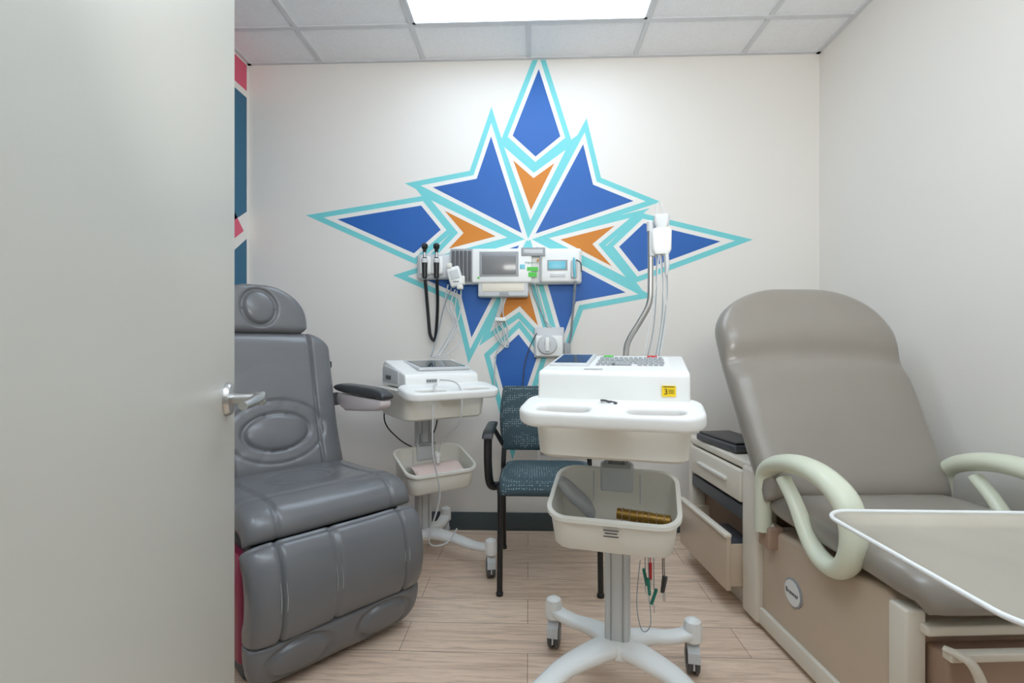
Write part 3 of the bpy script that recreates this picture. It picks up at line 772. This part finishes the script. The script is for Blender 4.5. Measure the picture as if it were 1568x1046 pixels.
# arm loops
def loopside(X, tag, s):
    P = [(0,.065,.40),(0,.06,.52),(0,.05,.61),(.0,-.02,.660),(0,-.14,.688),(.0,-.255,.682),(0,-.345,.642),(0,-.38,.57),(0,-.37,.49),(0,-.32,.435),(0,-.25,.435),(0,-.19,.475),(s*.0,-.125,.56),(s*.0,-.06,.622)]
    pts = [(X+p[0],p[1],p[2]) for p in P]
    rr = [.024,.024,.026,.030,.032,.032,.032,.030,.029,.027,.025,.022,.020,.020]
    sweep('arm_loop_'+tag, pts, rr, 'loop', et, up=(1,0,0), flat=1.25, n=8, sides=20)
    lathe('arm_pivot_'+tag, [(.03,0),(.03,.02),(.024,.026)], 'cream', et, (X-s*.03,.065,.40), (0,s*pi/2,0), 24)
    bb('arm_bracket_'+tag, min(X,X-s*.06), max(X,X-s*.06), .03,.10,.34,.42,'tan2',et,.008)
loopside(-.335,'l',-1)
loopside(.335,'r',1)

tb = root('black_control_pad', (.935,2.26,.611), radians(10))
bb('pad_body', -.09,.09,-.16,.16,.002,.034,'dgrey',tb,.008)
bb('pad_top', -.08,.08,-.15,.15,.028,.045,'black',tb,.005)

# ------------------------------------------------------------------ instrument (mayo) stand
ms = root('instrument_tray_stand', (.88,.815,0))
Z = .722
loft('tray', [(0,0,Z-.018,.47,.36,.04),(0,0,Z-.014,.50,.39,.05),(0,0,Z-.002,.525,.42,.055),(0,0,Z,.545,.44,.06),(0,0,Z+.003,.548,.443,.06),(0,0,Z+.003,.54,.435,.06),
     (0,0,Z-.001,.522,.417,.055),(0,0,Z-.012,.495,.385,.05),(0,0,Z-.015,.465,.355,.04)], 'steel', ms, angle=60)
rim = [(x,y,Z+.003) for x,y in rring(0,0,.547,.442,.06,8)]
sweep('tray_rolled_rim', rim, .0042, 'white', ms, closed=True, smoothpath=False, sides=10)
sup = [(x,y,Z-.026) for x,y in rring(.0,0,.42,.30,.03,5)]
sweep('support_frame', sup, .007, 'chrome', ms, closed=True, smoothpath=False)
sweep('support_neck', [(.19,0,Z-.026),(.28,0,Z-.03),(.325,0,Z-.06),(.33,0,Z-.14)], .011, 'chrome', ms)
sweep('post_upper', [(.33,0,.60),(.33,0,.30)], .011, 'chrome', ms, smoothpath=False)
sweep('post_lower', [(.33,0,.06),(.33,0,.45)], .016, 'satin', ms, smoothpath=False)
lathe('post_collar', [(.018,0),(.024,.005),(.024,.035),(.018,.04)], 'black', ms, (.33,0,.44))
sweep('base_frame', [(-.16,-.2,.065),(.2,-.2,.065),(.33,-.15,.065),(.33,0,.065),(.33,.15,.065),(.2,.2,.065),(-.16,.2,.065)], .015, 'satin', ms, flat=.8)
for i,(x,y) in enumerate([(-.15,-.2),(-.15,.2),(.31,-.15),(.31,.15)]):
    lathe('caster_%d'%i, [(.008,-.01),(.024,-.01),(.0255,-.005),(.0255,.005),(.024,.01),(.008,.01)], 'black', ms, (x,y,.0258), (0,pi/2,.4), 20)
    sweep('caster_fork_%d'%i, [(x,y,.028),(x,y,.06)], .006, 'satin', ms, smoothpath=False)

# ------------------------------------------------------------------ added fill lamp, unseen behind the camera, aimed up to lift the ceiling
la = bpy.data.lights.new('fill_light', 'AREA'); la.shape = 'RECTANGLE'; la.size = .8; la.size_y = .6
la.energy = 26; la.color = (1,.985,.96)
lo = bpy.data.objects.new('fill_light', la); COL.objects.link(lo)
lo.location = (.33,-.02,1.75)
lo.rotation_euler = Vector((0,-.66,-.75)).to_track_quat('Z','Y').to_euler()

# ------------------------------------------------------------------ world & camera
w = bpy.data.worlds.new('world'); scene.world = w; w.use_nodes = True
w.node_tree.nodes['Background'].inputs[0].default_value = (.9,.95,1,1)
w.node_tree.nodes['Background'].inputs[1].default_value = .5
cam = bpy.data.cameras.new('camera'); co = bpy.data.objects.new('camera', cam); COL.objects.link(co)
co.location = (0,0,CAMZ); co.rotation_euler = (pi/2,0,YAW)
cam.sensor_width = 36; cam.lens = 741/1568*36; cam.shift_y = 7/1568; cam.clip_start = .01
scene.camera = co
